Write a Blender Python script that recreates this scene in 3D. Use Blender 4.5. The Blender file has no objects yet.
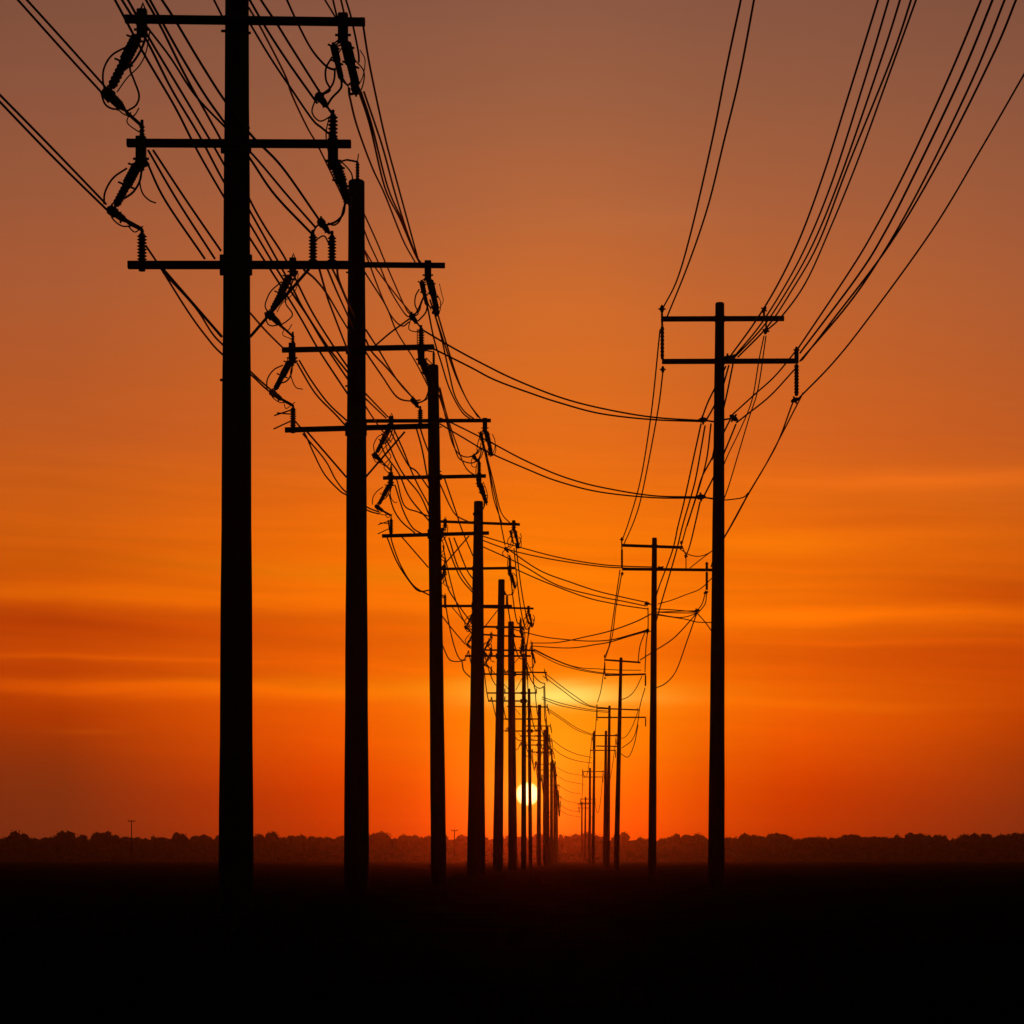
import bpy, math, random
from mathutils import Vector
random.seed(7)
R = math.radians
scene = bpy.context.scene
COL = scene.collection

# ------------------------------------------------------------------ camera
F, CX, HY, EYE = 2490.0, 512.0, 859.0, 0.7      # focal length in pixels, horizon row, eye height
cam_d = bpy.data.cameras.new('camera')
cam = bpy.data.objects.new('camera', cam_d); COL.objects.link(cam)
cam.location = (0, 0, EYE); cam.rotation_euler = (R(90), 0, 0)
cam_d.sensor_width = 36.0; cam_d.lens = F / 1024 * 36.0
cam_d.shift_y = (HY - 512) / 1024
cam_d.clip_start = 0.1; cam_d.clip_end = 8000
scene.camera = cam
scene.render.resolution_x = scene.render.resolution_y = 1024
vs = scene.view_settings
vs.view_transform = 'Standard'; vs.look = 'None'; vs.exposure = 0; vs.gamma = 1
vs.use_curve_mapping = False

def lin(c):
    return tuple((v / 255 / 12.92) if v / 255 <= .04045 else ((v / 255 + .055) / 1.055) ** 2.4 for v in c)

# ------------------------------------------------------------------ world: dusk sky
SUN_AZ = math.atan((527.5 - CX) / F); SUN_EL = math.atan((HY - 794) / F)
SUN_DIR = Vector((math.sin(SUN_AZ) * math.cos(SUN_EL), math.cos(SUN_AZ) * math.cos(SUN_EL), math.sin(SUN_EL)))
world = bpy.data.worlds.new('World'); scene.world = world; world.use_nodes = True
nt = world.node_tree; nt.nodes.clear()
def node(t, **k):
    n = nt.nodes.new(t)
    for a, b in k.items(): setattr(n, a, b)
    return n
def put(sock, v):
    if isinstance(v, bpy.types.NodeSocket): nt.links.new(v, sock)
    else: sock.default_value = v
def M(op, a, b=0.0, c=None, clamp=False):
    n = node('ShaderNodeMath', operation=op, use_clamp=clamp)
    put(n.inputs[0], a); put(n.inputs[1], b)
    if c is not None: put(n.inputs[2], c)
    return n.outputs[0]
def VM(op, a, b):
    n = node('ShaderNodeVectorMath', operation=op); put(n.inputs[0], a); put(n.inputs[1], b)
    return n.outputs['Value'] if op in ('DISTANCE', 'DOT_PRODUCT', 'LENGTH') else n.outputs[0]
def MIX(f, a, b, blend='MIX'):
    n = node('ShaderNodeMix', data_type='RGBA', blend_type=blend, clamp_result=False, clamp_factor=True)
    put(n.inputs[0], f); put(n.inputs[6], a); put(n.inputs[7], b)
    return n.outputs[2]
def RAMP(f, stops, interp='LINEAR'):
    n = node('ShaderNodeValToRGB'); cr = n.color_ramp; cr.interpolation = interp
    while len(cr.elements) > 1: cr.elements.remove(cr.elements[-1])
    for i, (p, c) in enumerate(stops):
        e = cr.elements[0] if i == 0 else cr.elements.new(p)
        e.position = p; e.color = (*c, 1)
    put(n.inputs[0], f)
    return n.outputs[0]
tc = node('ShaderNodeTexCoord')
D3 = tc.outputs['Generated']
sep = node('ShaderNodeSeparateXYZ'); put(sep.inputs[0], D3)
sx, sy, sz = sep.outputs
hyp = M('SQRT', M('ADD', M('MULTIPLY', sx, sx), M('MULTIPLY', sy, sy)))
v0 = M('DIVIDE', sz, M('MAXIMUM', hyp, .001))                # tangent of the elevation
az = M('ARCTAN2', sx, sy)                                     # azimuth from the road of poles
cmb = node('ShaderNodeCombineXYZ'); put(cmb.inputs[0], M('MULTIPLY', az, 9.0)); put(cmb.inputs[1], M('MULTIPLY', v0, 60.0))
nz = node('ShaderNodeTexNoise'); put(nz.inputs['Vector'], cmb.outputs[0])
nz.inputs['Scale'].default_value = 1.0; nz.inputs['Detail'].default_value = 5
wisp = nz.outputs[0]
v = M('ADD', v0, M('ADD', M('MULTIPLY', M('SUBTRACT', wisp, .5), .0105), M('MULTIPLY', az, .012)))
cmb2 = node('ShaderNodeCombineXYZ'); put(cmb2.inputs[0], M('MULTIPLY', az, 10.0)); put(cmb2.inputs[1], M('MULTIPLY', M('ADD', v, M('MULTIPLY', az, .03)), 210.0))
nz2 = node('ShaderNodeTexNoise'); put(nz2.inputs['Vector'], cmb2.outputs[0])
nz2.inputs['Scale'].default_value = 1.0; nz2.inputs['Detail'].default_value = 4
fine = nz2.outputs[0]
VM_ = .6
def vp(y): return max(0.0, min(1.0, (HY - y) / F / VM_))
CENTER = [(850, (230, 62, 0)), (830, (241, 78, 0)), (800, (251, 97, 0)), (775, (254, 113, 0)), (750, (255, 125, 0)), (715, (255, 132, 0)),
          (690, (255, 130, 0)), (650, (254, 119, 0)), (600, (253, 121, 0)), (540, (249, 119, 0)), (490, (239, 112, 8)), (440, (227, 107, 22)), (380, (217, 107, 31)),
          (300, (206, 106, 42)), (200, (180, 101, 57)), (100, (157, 95, 64)), (0, (141, 89, 67)), (-130, (112, 74, 62)), (-300, (66, 47, 45)), (-600, (20, 17, 21))]
MID = [(850, (166, 38, 4)), (830, (178, 42, 2)), (800, (200, 51, 0)), (775, (216, 63, 0)), (740, (231, 80, 0)), (715, (237, 89, 0)),
       (690, (236, 94, 0)), (650, (229, 92, 0)), (600, (240, 108, 0)), (540, (239, 108, 2)), (490, (226, 103, 14)), (440, (212, 97, 28)), (380, (203, 98, 35)),
       (300, (190, 98, 46)), (200, (168, 94, 57)), (100, (149, 90, 62)), (0, (134, 84, 64)), (-130, (105, 70, 60)), (-300, (62, 45, 44)), (-600, (19, 16, 20))]
SIDE = [(850, (114, 38, 18)), (830, (118, 40, 17)), (800, (124, 41, 15)), (760, (144, 45, 8)), (720, (172, 52, 0)), (690, (190, 62, 0)),
        (650, (196, 69, 0)), (600, (203, 81, 0)), (540, (207, 91, 8)), (490, (201, 91, 19)), (440, (190, 88, 31)), (380, (181, 88, 39)),
        (300, (171, 90, 50)), (200, (154, 88, 57)), (100, (139, 84, 61)), (0, (125, 79, 60)), (-130, (98, 66, 57)), (-300, (58, 43, 42)), (-600, (18, 16, 20))]
vn = M('DIVIDE', v, VM_, clamp=True)
cen = RAMP(vn, [(vp(y), lin(c)) for y, c in CENTER])
sid = RAMP(vn, [(vp(y), lin(c)) for y, c in SIDE])
far = RAMP(vn, [(0, lin((30, 20, 20))), (.4, lin((24, 20, 23))), (1, lin((16, 15, 20)))])
da = M('ABSOLUTE', M('SUBTRACT', az, (562 - CX) / F))
mid = RAMP(vn, [(vp(y), lin(c)) for y, c in MID])
m1 = RAMP(M('DIVIDE', da, 250 / F, clamp=True), [(0, (0, 0, 0)), (.2, (.11,) * 3), (.53, (.58,) * 3), (.8, (.88,) * 3), (1, (1, 1, 1))], 'CARDINAL')
sky = MIX(m1, cen, mid)
sky = MIX(M('DIVIDE', M('SUBTRACT', da, 235 / F), 260 / F, clamp=True), sky, sid)
m2 = M('SMOOTH_MIN', 1.0, M('MAXIMUM', M('DIVIDE', M('SUBTRACT', da, .21), .5), 0.0), .2)
sky = MIX(m2, sky, far)
# thin cloud streaks
def gauss(x, x0, s):
    t = M('DIVIDE', M('SUBTRACT', x, x0), s)
    return M('EXPONENT', M('MULTIPLY', M('MULTIPLY', t, t), -1.0))
def blob(y, sy_, x, sx_):
    return M('MULTIPLY', gauss(v, (HY - y) / F, sy_ / F), gauss(az, math.atan((x - CX) / F), sx_ / F))
for (y, s_y, x, s_x, k) in [(632, 17, 90, 260, .28), (594, 20, 1000, 130, .2), (648, 14, 600, 200, .10), (681, 6, 120, 200, .14),
                            (655, 20, 930, 170, .14), (560, 9, 700, 200, .10), (505, 9, 330, 140, .06), (770, 30, 760, 120, .08), (520, 9, 880, 90, .08)]:
    sky = MIX(blob(y, s_y, x, s_x), sky, MIX(1.0, sky, (1 - .65 * k, 1 - 1.35 * k, 1 - .8 * k, 1), 'MULTIPLY'))
for (y, s_y, x, s_x, c) in [(695, 12, 562, 88, (.0, .20, .03)), (694, 8, 556, 48, (0, .27, .11)), (700, 4, 590, 70, (0, .06, .02)), (686, 3, 545, 60, (0, .05, .01)), (690, 10, 440, 260, (.02, .05, 0)), (480, 10, 950, 170, (.16, .03, 0)),
                            (613, 8, 880, 220, (.22, .05, 0)), (603, 10, 60, 230, (.16, .04, 0)), (667, 3.5, 110, 170, (.12, .025, 0)),
                            (695, 7, 130, 180, (.20, .035, 0)), (737, 3, 85, 40, (.05, .012, 0)), (703, 5, 800, 150, (.07, .03, 0)), (545, 14, 770, 90, (.06, .03, 0)),
                            (573, 10, 380, 200, (0, .03, 0)), (742, 40, 562, 55, (0, .06, .002)), (640, 3, 880, 150, (.05, .01, 0)), (215, 14, 640, 90, (.02, .008, .003))]:
    sky = MIX(blob(y, s_y, x, s_x), sky, MIX(1.0, sky, (*c, 1), 'ADD'))
band = gauss(v, (HY - 590) / F, 150 / F)
tex = M('ADD', 1.0, M('MULTIPLY', M('SUBTRACT', fine, .5), M('ADD', .03, M('MULTIPLY', band, .27))))
sky = MIX(1.0, sky, tex, 'MULTIPLY')
# sun disc with its aureole
rs = VM('DISTANCE', D3, tuple(SUN_DIR))
au = M('EXPONENT', M('MULTIPLY', M('DIVIDE', rs, .011), -1.0))
sky = MIX(au, sky, MIX(1.0, sky, (.6, .34, .02, 1), 'ADD'))
mr = node('ShaderNodeMapRange', interpolation_type='SMOOTHSTEP'); put(mr.inputs['Value'], rs)
for i, x in ((1, .0040), (2, .0054), (3, 1.0), (4, 0.0)): mr.inputs[i].default_value = x
limb = M('MULTIPLY', M('DIVIDE', rs, .0049, clamp=True), M('DIVIDE', rs, .0049, clamp=True))
limb = M('MULTIPLY', limb, limb)
sky = MIX(mr.outputs[0], sky, MIX(limb, (3.2, 2.1, .8, 1), (2.0, .8, .09, 1)))
low = node('ShaderNodeMapRange'); put(low.inputs['Value'], v0)
for i, x in ((1, -.0025), (2, -.0005), (3, .03), (4, 1.0)): low.inputs[i].default_value = x
sky = MIX(1.0, sky, low.outputs[0], 'MULTIPLY')
bg = node('ShaderNodeBackground'); put(bg.inputs[0], sky); bg.inputs[1].default_value = 1.0
nish = node('ShaderNodeTexSky', sky_type='NISHITA', sun_disc=False, sun_elevation=SUN_EL, sun_rotation=SUN_AZ)
bg2 = node('ShaderNodeBackground'); put(bg2.inputs[0], nish.outputs[0]); bg2.inputs[1].default_value = .001
add = node('ShaderNodeAddShader'); put(add.inputs[0], bg.outputs[0]); put(add.inputs[1], bg2.outputs[0])
out = node('ShaderNodeOutputWorld'); put(out.inputs[0], add.outputs[0])

# ------------------------------------------------------------------ sun lamp
sl = bpy.data.lights.new('sun', 'SUN'); sl.energy = .085; sl.angle = R(.5); sl.color = (1.0, .05, .006)
so = bpy.data.objects.new('sun', sl); COL.objects.link(so)
so.rotation_euler = (-SUN_DIR).to_track_quat('-Z', 'Y').to_euler(); so.location = (0, 0, 60)

# ------------------------------------------------------------------ helpers
def P(px, py, d):                                    # point at distance d seen at that place of the photograph
    return Vector(((px - CX) * d / F, d, EYE + (HY - py) * d / F))

def mat(name, base, rough=.8, noise=None, metal=0.0, stretch=(1, 1, 1), bump=0.0, spec=.25):
    m = bpy.data.materials.new(name); m.use_nodes = True
    n = m.node_tree.nodes; l = m.node_tree.links
    b = n['Principled BSDF']; b.inputs['Roughness'].default_value = rough; b.inputs['Metallic'].default_value = metal
    b.inputs['Specular IOR Level'].default_value = spec
    b.inputs['Base Color'].default_value = (*base, 1)
    if noise:
        other, sc = noise
        c = n.new('ShaderNodeTexCoord'); mp = n.new('ShaderNodeMapping'); mp.inputs['Scale'].default_value = stretch
        t = n.new('ShaderNodeTexNoise'); t.inputs['Scale'].default_value = sc; t.inputs['Detail'].default_value = 6
        r = n.new('ShaderNodeValToRGB'); r.color_ramp.elements[0].position = .35; r.color_ramp.elements[1].position = .7
        r.color_ramp.elements[0].color = (*base, 1); r.color_ramp.elements[1].color = (*other, 1)
        l.new(c.outputs['Object'], mp.inputs[0]); l.new(mp.outputs[0], t.inputs['Vector'])
        l.new(t.outputs[0], r.inputs[0]); l.new(r.outputs[0], b.inputs['Base Color'])
        if bump:
            bp = n.new('ShaderNodeBump'); bp.inputs['Strength'].default_value = bump; bp.inputs['Distance'].default_value = .02
            l.new(t.outputs[0], bp.inputs['Height']); l.new(bp.outputs[0], b.inputs['Normal'])
    return m
WOOD = mat('creosote_wood', (.018, .012, .009), .85, ((.045, .032, .024), 9), stretch=(6, 6, .35), bump=.6)
ARM = mat('crossarm_wood', (.02, .014, .011), .85, ((.05, .036, .028), 9), stretch=(.4, 6, 6), bump=.5)
PORC = mat('porcelain', (.03, .018, .014), .35, ((.02, .012, .01), 5))
STEEL = mat('galvanised_steel', (.05, .048, .046), .55, ((.03, .028, .027), 20), metal=.6)
CABLE = mat('cable', (.02, .018, .017), .6, ((.012, .011, .01), 3))
SOIL = mat('field_soil', (.012, .009, .006), .95, ((.028, .02, .012), .6), bump=.4, spec=0)
GRASS = mat('field_grass', (.016, .014, .007), .9, ((.03, .024, .012), .4), spec=0)
LEAF = mat('foliage', (.022, .024, .014), .9, ((.03, .03, .018), .12), spec=0)
BARK = mat('bark', (.03, .024, .018), .9, ((.05, .04, .03), 3))

class MB:
    def __init__(s): s.v = []; s.f = []
    def ring(s, c, u, w, r, n, ph=0.0):
        i = len(s.v)
        for k in range(n):
            a = ph + 2 * math.pi * k / n
            s.v.append(c + u * (math.cos(a) * r) + w * (math.sin(a) * r))
        return i
    def tube(s, pts, rad, n=6, cap=True):
        pts = [Vector(p) for p in pts]
        if not hasattr(rad, '__len__'): rad = [rad] * len(pts)
        t0 = (pts[1] - pts[0]).normalized()
        u = t0.cross(Vector((0, 0, 1)))
        if u.length < 1e-3: u = t0.cross(Vector((0, 1, 0)))
        u.normalize(); prev = None; first = None
        for i, p in enumerate(pts):
            t = (pts[min(i + 1, len(pts) - 1)] - pts[max(i - 1, 0)])
            if t.length < 1e-9: t = t0
            t = t.normalized()
            u = (u - t * u.dot(t))
            if u.length < 1e-6: u = t.orthogonal()
            u.normalize(); w = t.cross(u)
            cur = s.ring(p, u, w, rad[i], n)
            if prev is not None:
                for k in range(n): s.f.append((prev + k, prev + (k + 1) % n, cur + (k + 1) % n, cur + k))
            else: first = cur
            prev = cur
        if cap:
            s.f.append(tuple(first + k for k in reversed(range(n)))); s.f.append(tuple(prev + k for k in range(n)))
        return s
    def bar(s, a, b, h, dpt, ch=.18):                # chamfered rectangular bar from a to b, h tall, dpt deep
        a, b = Vector(a), Vector(b); t = (b - a).normalized()
        up = Vector((0, 0, 1)) if abs(t.z) < .9 else Vector((0, 1, 0))
        w = t.cross(up).normalized(); u = w.cross(t).normalized()
        c = min(h, dpt) * ch; H, W = h / 2, dpt / 2
        sec = [(-W + c, -H), (W - c, -H), (W, -H + c), (W, H - c), (W - c, H), (-W + c, H), (-W, H - c), (-W, -H + c)]
        i = len(s.v)
        for p in (a, b):
            for (x, y) in sec: s.v.append(p + w * x + u * y)
        for k in range(8): s.f.append((i + k, i + (k + 1) % 8, i + 8 + (k + 1) % 8, i + 8 + k))
        s.f.append(tuple(i + k for k in reversed(range(8)))); s.f.append(tuple(i + 8 + k for k in range(8)))
        return s
    def lathe(s, a, b, prof, n=10):                  # prof: (fraction along a-b, radius)
        a, b = Vector(a), Vector(b)
        t = (b - a).normalized(); u = t.orthogonal().normalized(); w = t.cross(u)
        prev = None
        for (q, r) in prof:
            cur = s.ring(a.lerp(b, q), u, w, max(r, 1e-4), n)
            if prev is not None:
                for k in range(n): s.f.append((prev + k, prev + (k + 1) % n, cur + (k + 1) % n, cur + k))
            else: s.f.append(tuple(cur + k for k in reversed(range(n))))
            prev = cur
        s.f.append(tuple(prev + k for k in range(n)))
        return s
    def build(s, name, material, parent=None, origin=None, smooth=True):
        o_ = Vector(origin) if origin is not None else Vector((0, 0, 0))
        me = bpy.data.meshes.new(name)
        me.from_pydata([tuple(p - o_) for p in s.v], [], s.f); me.update()
        me.materials.append(material)
        if smooth:
            me.polygons.foreach_set('use_smooth', [True] * len(me.polygons))
            me.set_sharp_from_angle(angle=R(42))
        o = bpy.data.objects.new(name, me); COL.objects.link(o)
        if parent is not None: o.parent = parent
        elif origin is not None: o.location = o_
        return o

def tag(o, label, cat, group=None):
    o['label'] = label; o['category'] = cat
    if group: o['group'] = group
    return o
def kind(o, k): o['kind'] = k; return o

def crom(pts, sub=7):                                 # Catmull-Rom through points (any dimension vectors)
    n = len(pts)
    if n < 3:
        return [pts[0].lerp(pts[-1], i / sub) for i in range(sub + 1)]
    o = []
    for i in range(n - 1):
        p1, p2 = pts[i], pts[i + 1]
        p0 = pts[i - 1] if i else p1 * 2 - p2
        p3 = pts[i + 2] if i + 2 < n else p2 * 2 - p1
        for k in range(sub):
            t = k / sub
            o.append(.5 * ((2 * p1) + (p2 - p0) * t + (2 * p0 - 5 * p1 + 4 * p2 - p3) * t * t + (3 * p1 - p0 - 3 * p2 + p3) * t ** 3))
    o.append(pts[-1].copy())
    return o

def wire_rad(d): return max(.0158 * (max(d, 8) / 30) ** .3, .0134 * (max(d, 8) / 30) ** .55)

# ------------------------------------------------------------------ ground
def lines(lim, near, n):
    k = math.asinh(lim / near)
    return [near * math.sinh(k * (2 * i / n - 1)) for i in range(n + 1)]
gx, gy = lines(1250, 14, 110), lines(1250, 14, 130)
import mathutils.noise as mn
g = MB()
for y in gy:
    for x in gx:
        yy = y + 18
        r = math.hypot(x, yy)
        amp = .045 if r < 200 else .045 + min(.25, (r - 200) / 3000)
        z = (mn.noise(Vector((x * .13, yy * .13, 3))) * .6 + mn.noise(Vector((x * .5, yy * .5, 7))) * .4) * amp - .03
        g.v.append(Vector((x, yy, z)))
W_ = len(gx)
for j in range(len(gy) - 1):
    for i in range(W_ - 1):
        q = j * W_ + i; g.f.append((q, q + 1, q + W_ + 1, q + W_))
kind(g.build('ground', SOIL), 'structure')

# ------------------------------------------------------------------ haze: the evening air over the field
hz = MB()
x0, x1, y0, y1, z0, z1 = -1290, 1290, -1290, 1290, -2.0, 21.0
hz.v = [Vector((x, y, z)) for z in (z0, z1) for y in (y0, y1) for x in (x0, x1)]
hz.f = [(0, 2, 3, 1), (4, 5, 7, 6), (0, 1, 5, 4), (2, 6, 7, 3), (0, 4, 6, 2), (1, 3, 7, 5)]
hm = bpy.data.materials.new('evening_haze'); hm.use_nodes = True
hn = hm.node_tree.nodes; hn.clear()
ho = hn.new('ShaderNodeOutputMaterial'); pv = hn.new('ShaderNodeVolumePrincipled')
pv.inputs['Color'].default_value = (.9, .86, .82, 1); pv.inputs['Density'].default_value = .00013
pv.inputs['Anisotropy'].default_value = .95
hm.node_tree.links.new(pv.outputs[0], ho.inputs['Volume'])
kind(hz.build('haze', hm, smooth=False), 'stuff')

# ------------------------------------------------------------------ far treeline
def crown(mb, c, rx, rz, n, leaf, rnd):
    # lumpy core plus many leaf clumps through the outer volume
    lobes = [(Vector((rnd.uniform(-.6, .6) * rx, rnd.uniform(-.5, .5) * rx, rnd.uniform(-.45, .5) * rz)), rnd.uniform(.34, .6)) for _ in range(7)]
    lobes.append((Vector((0, 0, 0)), .7))
    for (o, k) in lobes:
        i = len(mb.v); nn, mm = 7, 4
        for a in range(mm + 1):
            th = math.pi * a / mm
            for b in range(nn):
                ph = 2 * math.pi * b / nn
                j = rnd.uniform(.75, 1.05)
                mb.v.append(c + o + Vector((math.sin(th) * math.cos(ph) * rx * k * j, math.sin(th) * math.sin(ph) * rx * k * j, math.cos(th) * rz * k * j)))
        for a in range(mm):
            for b in range(nn):
                mb.f.append((i + a * nn + b, i + a * nn + (b + 1) % nn, i + (a + 1) * nn + (b + 1) % nn, i + (a + 1) * nn + b))
        for _ in range(n // 8):
            d = Vector((rnd.gauss(0, 1), rnd.gauss(0, 1), rnd.gauss(.25, 1))).normalized()
            q = c + o + Vector((d.x * rx * k, d.y * rx * k, d.z * rz * k)) * rnd.uniform(.8, 1.18)
            u = Vector((rnd.gauss(0, 1), rnd.gauss(0, 1), rnd.gauss(0, 1))).normalized(); w = u.orthogonal().normalized()
            s1, s2 = leaf * rnd.uniform(.4, 1), leaf * rnd.uniform(.3, .7)
            i = len(mb.v)
            mb.v += [q - u * s1, q + w * s2, q + u * s1, q - w * s2]; mb.f.append((i, i + 1, i + 2, i + 3))
rt = random.Random(11)
tl = MB()
prev = None
for k in range(0, 401):                              # the dense heart of the wood
    x = -480 + 2.4 * k
    h = 7.7 + 1.0 * mn.noise(Vector((x * .03, 4, 0))) + .7 * mn.noise(Vector((x * .09, 2, 0))) + .7 * mn.noise(Vector((x * .33, 5, 0)))
    w = 5 + mn.noise(Vector((x * .2, 9, 0)))
    cur = len(tl.v)
    for (a, b_) in ((-w, -.3), (-w * 1.05, h * .5), (-w * .7, h * .88), (0, h), (w * .7, h * .86), (w, -.3)):
        tl.v.append(Vector((x + rt.uniform(-.4, .4), 913 + a + rt.uniform(-.5, .5), b_ + (rt.uniform(-.3, .3) if b_ > 1 else 0))))
    if prev is not None:
        for q in range(5): tl.f.append((prev + q, prev + q + 1, cur + q + 1, cur + q))
    prev = cur
x = -470.0
while x < 470:
    for row in range(2):
        d = 905 + row * 14 + rt.uniform(-5, 5)
        h = rt.uniform(8.8, 10.3) + (rt.uniform(0, 1.5) if rt.random() < .2 else 0) - .5 + 1.5 * mn.noise(Vector((x * .03, 4 + row, 0))) + .6 * mn.noise(Vector((x * .02, row, 0)))
        rx = 1.6 + 4.2 * rt.random() ** 1.6; h += .22 * (rx - 3.2)
        crown(tl, Vector((x + rt.uniform(-2, 2), d, h * .62)), rx, h * .36, 330, .34, rt)
        # undergrowth reaching the ground
        crown(tl, Vector((x + rt.uniform(-2, 2), d - 4, 1.6)), 4.2, 2.6, 16, .7, rt)
    x += rt.uniform(1.2, 4.8)
kind(tl.build('treeline', LEAF, smooth=False), 'stuff')

def lone_tree(px, top, d, rx, label):
    h = EYE + (HY - top) * d / F
    base = Vector(((px - CX) * d / F, d, 0))
    e = bpy.data.objects.new('tree', None); COL.objects.link(e); e.location = base
    tag(e, label, 'tree', 'taller trees along the far treeline')
    rnd = random.Random(int(px * 7))
    t = MB(); t.tube([base, base + Vector((.1, 0, h * .3)), base + Vector((-.1, .1, h * .75))], [.32, .26, .1], 8)
    for k in range(5):
        a = rnd.uniform(0, 6.28); q = base + Vector((0, 0, h * rnd.uniform(.28, .45)))
        t.tube([q, q + Vector((math.cos(a) * rx * .4, math.sin(a) * rx * .4, h * .16)), q + Vector((math.cos(a) * rx * .7, math.sin(a) * rx * .7, h * .27))], [.14, .09, .04], 6)
    t.build('trunk', BARK, e, base)
    c = MB(); crown(c, base + Vector((0, 0, h * .62)), rx, h * .37, 420, .5, rnd)
    c.build('crown', LEAF, e, base, smooth=False)
lone_tree(17, 829.5, 868, 4.6, 'round tree on the skyline nearest the left edge of the photo')
lone_tree(67, 826.5, 862, 5.2, 'broad domed tree on the skyline between the left edge and the lone far pole')
lone_tree(104, 830.5, 866, 3.6, 'small flat topped tree just left of the lone far pole')
lone_tree(273, 831.0, 866, 2.8, 'narrow tree on the skyline between the first and second left row poles')
lone_tree(382, 830.0, 864, 3.4, 'skyline tree just right of the second left row pole')
lone_tree(404, 832.0, 870, 2.8, 'smaller skyline tree between the second and third left row poles')
lone_tree(700, 832.5, 868, 3.2, 'skyline tree close to the left side of the nearest right row pole')
lone_tree(747, 832.0, 866, 4.2, 'wide skyline tree just right of the nearest right row pole')
lone_tree(915, 831.0, 864, 4.6, 'tallest skyline tree in the right part of the treeline')
lone_tree(970, 832.5, 868, 4.8, 'low domed skyline tree between the tallest right tree and the right edge')
lone_tree(1012, 833.0, 868, 3.6, 'skyline tree touching the right edge of the photo')

# ------------------------------------------------------------------ field grass
rg = random.Random(3)
gr = MB()
for _ in range(9000):
    d = 7 + 85 * rg.random() ** 1.7
    X = rg.uniform(-1, 1) * (d * .24 + 3)
    h0 = rg.uniform(.05, .17) * (1 + .7 * max(0, mn.noise(Vector((X * .4, d * .2, 1)))))
    for b in range(4):
        a = rg.uniform(0, 6.28); l = h0 * rg.uniform(.6, 1.2); w = rg.uniform(.004, .008)
        bx, by = X + rg.gauss(0, .05), d + rg.gauss(0, .05)
        i = len(gr.v); ca, sa = math.cos(a), math.sin(a)
        gr.v += [Vector((bx - ca * w, by - sa * w, -.08)), Vector((bx + ca * w, by + sa * w, -.08)),
                 Vector((bx + rg.gauss(0, .3) * l, by + rg.gauss(0, .3) * l, l))]
        gr.f.append((i, i + 1, i + 2))
kind(gr.build('grass', GRASS, smooth=False), 'stuff')

# ------------------------------------------------------------------ poles of the left row
def pole_root(x, d, label, group):
    o = bpy.data.objects.new('utility_pole', None); COL.objects.link(o); o.location = (x, d, 0)
    tag(o, label, 'utility pole', group); return o
def shaft(root, d, xt, yt, xb, wt, wb, n=20):
    org = root.location
    a = Vector((0, 0, -.6)); top = P(xt, yt, d) - org; top.y = 0
    k = d / F; m = MB(); pts = []; rad = []
    for i in range(15):
        t = i / 14; t2 = min(t * 1.0, 1)
        pts.append(a.lerp(top, t2)); rad.append((wb * (1 - t) + wt * t) * k / 2 * (1 + .015 * math.sin(i * 2.1 + d)))
    pts.append(top + Vector((0, 0, .03))); rad.append(rad[-1] * .86)
    m.tube(pts, rad, n)
    return m.build('shaft', WOOD, root)
def shed_prof(r, core, n, tip=.5):
    pr = [(0, core * tip), (.03, core)]
    for i in range(n):
        q0, q1 = .05 + .9 * i / n, .05 + .9 * (i + 1) / n
        pr += [(q0, core), (q0 + (q1 - q0) * .35, r), (q0 + (q1 - q0) * .5, r * .96), (q0 + (q1 - q0) * .62, core)]
    return pr + [(.97, core), (1, core * tip)]

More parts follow.
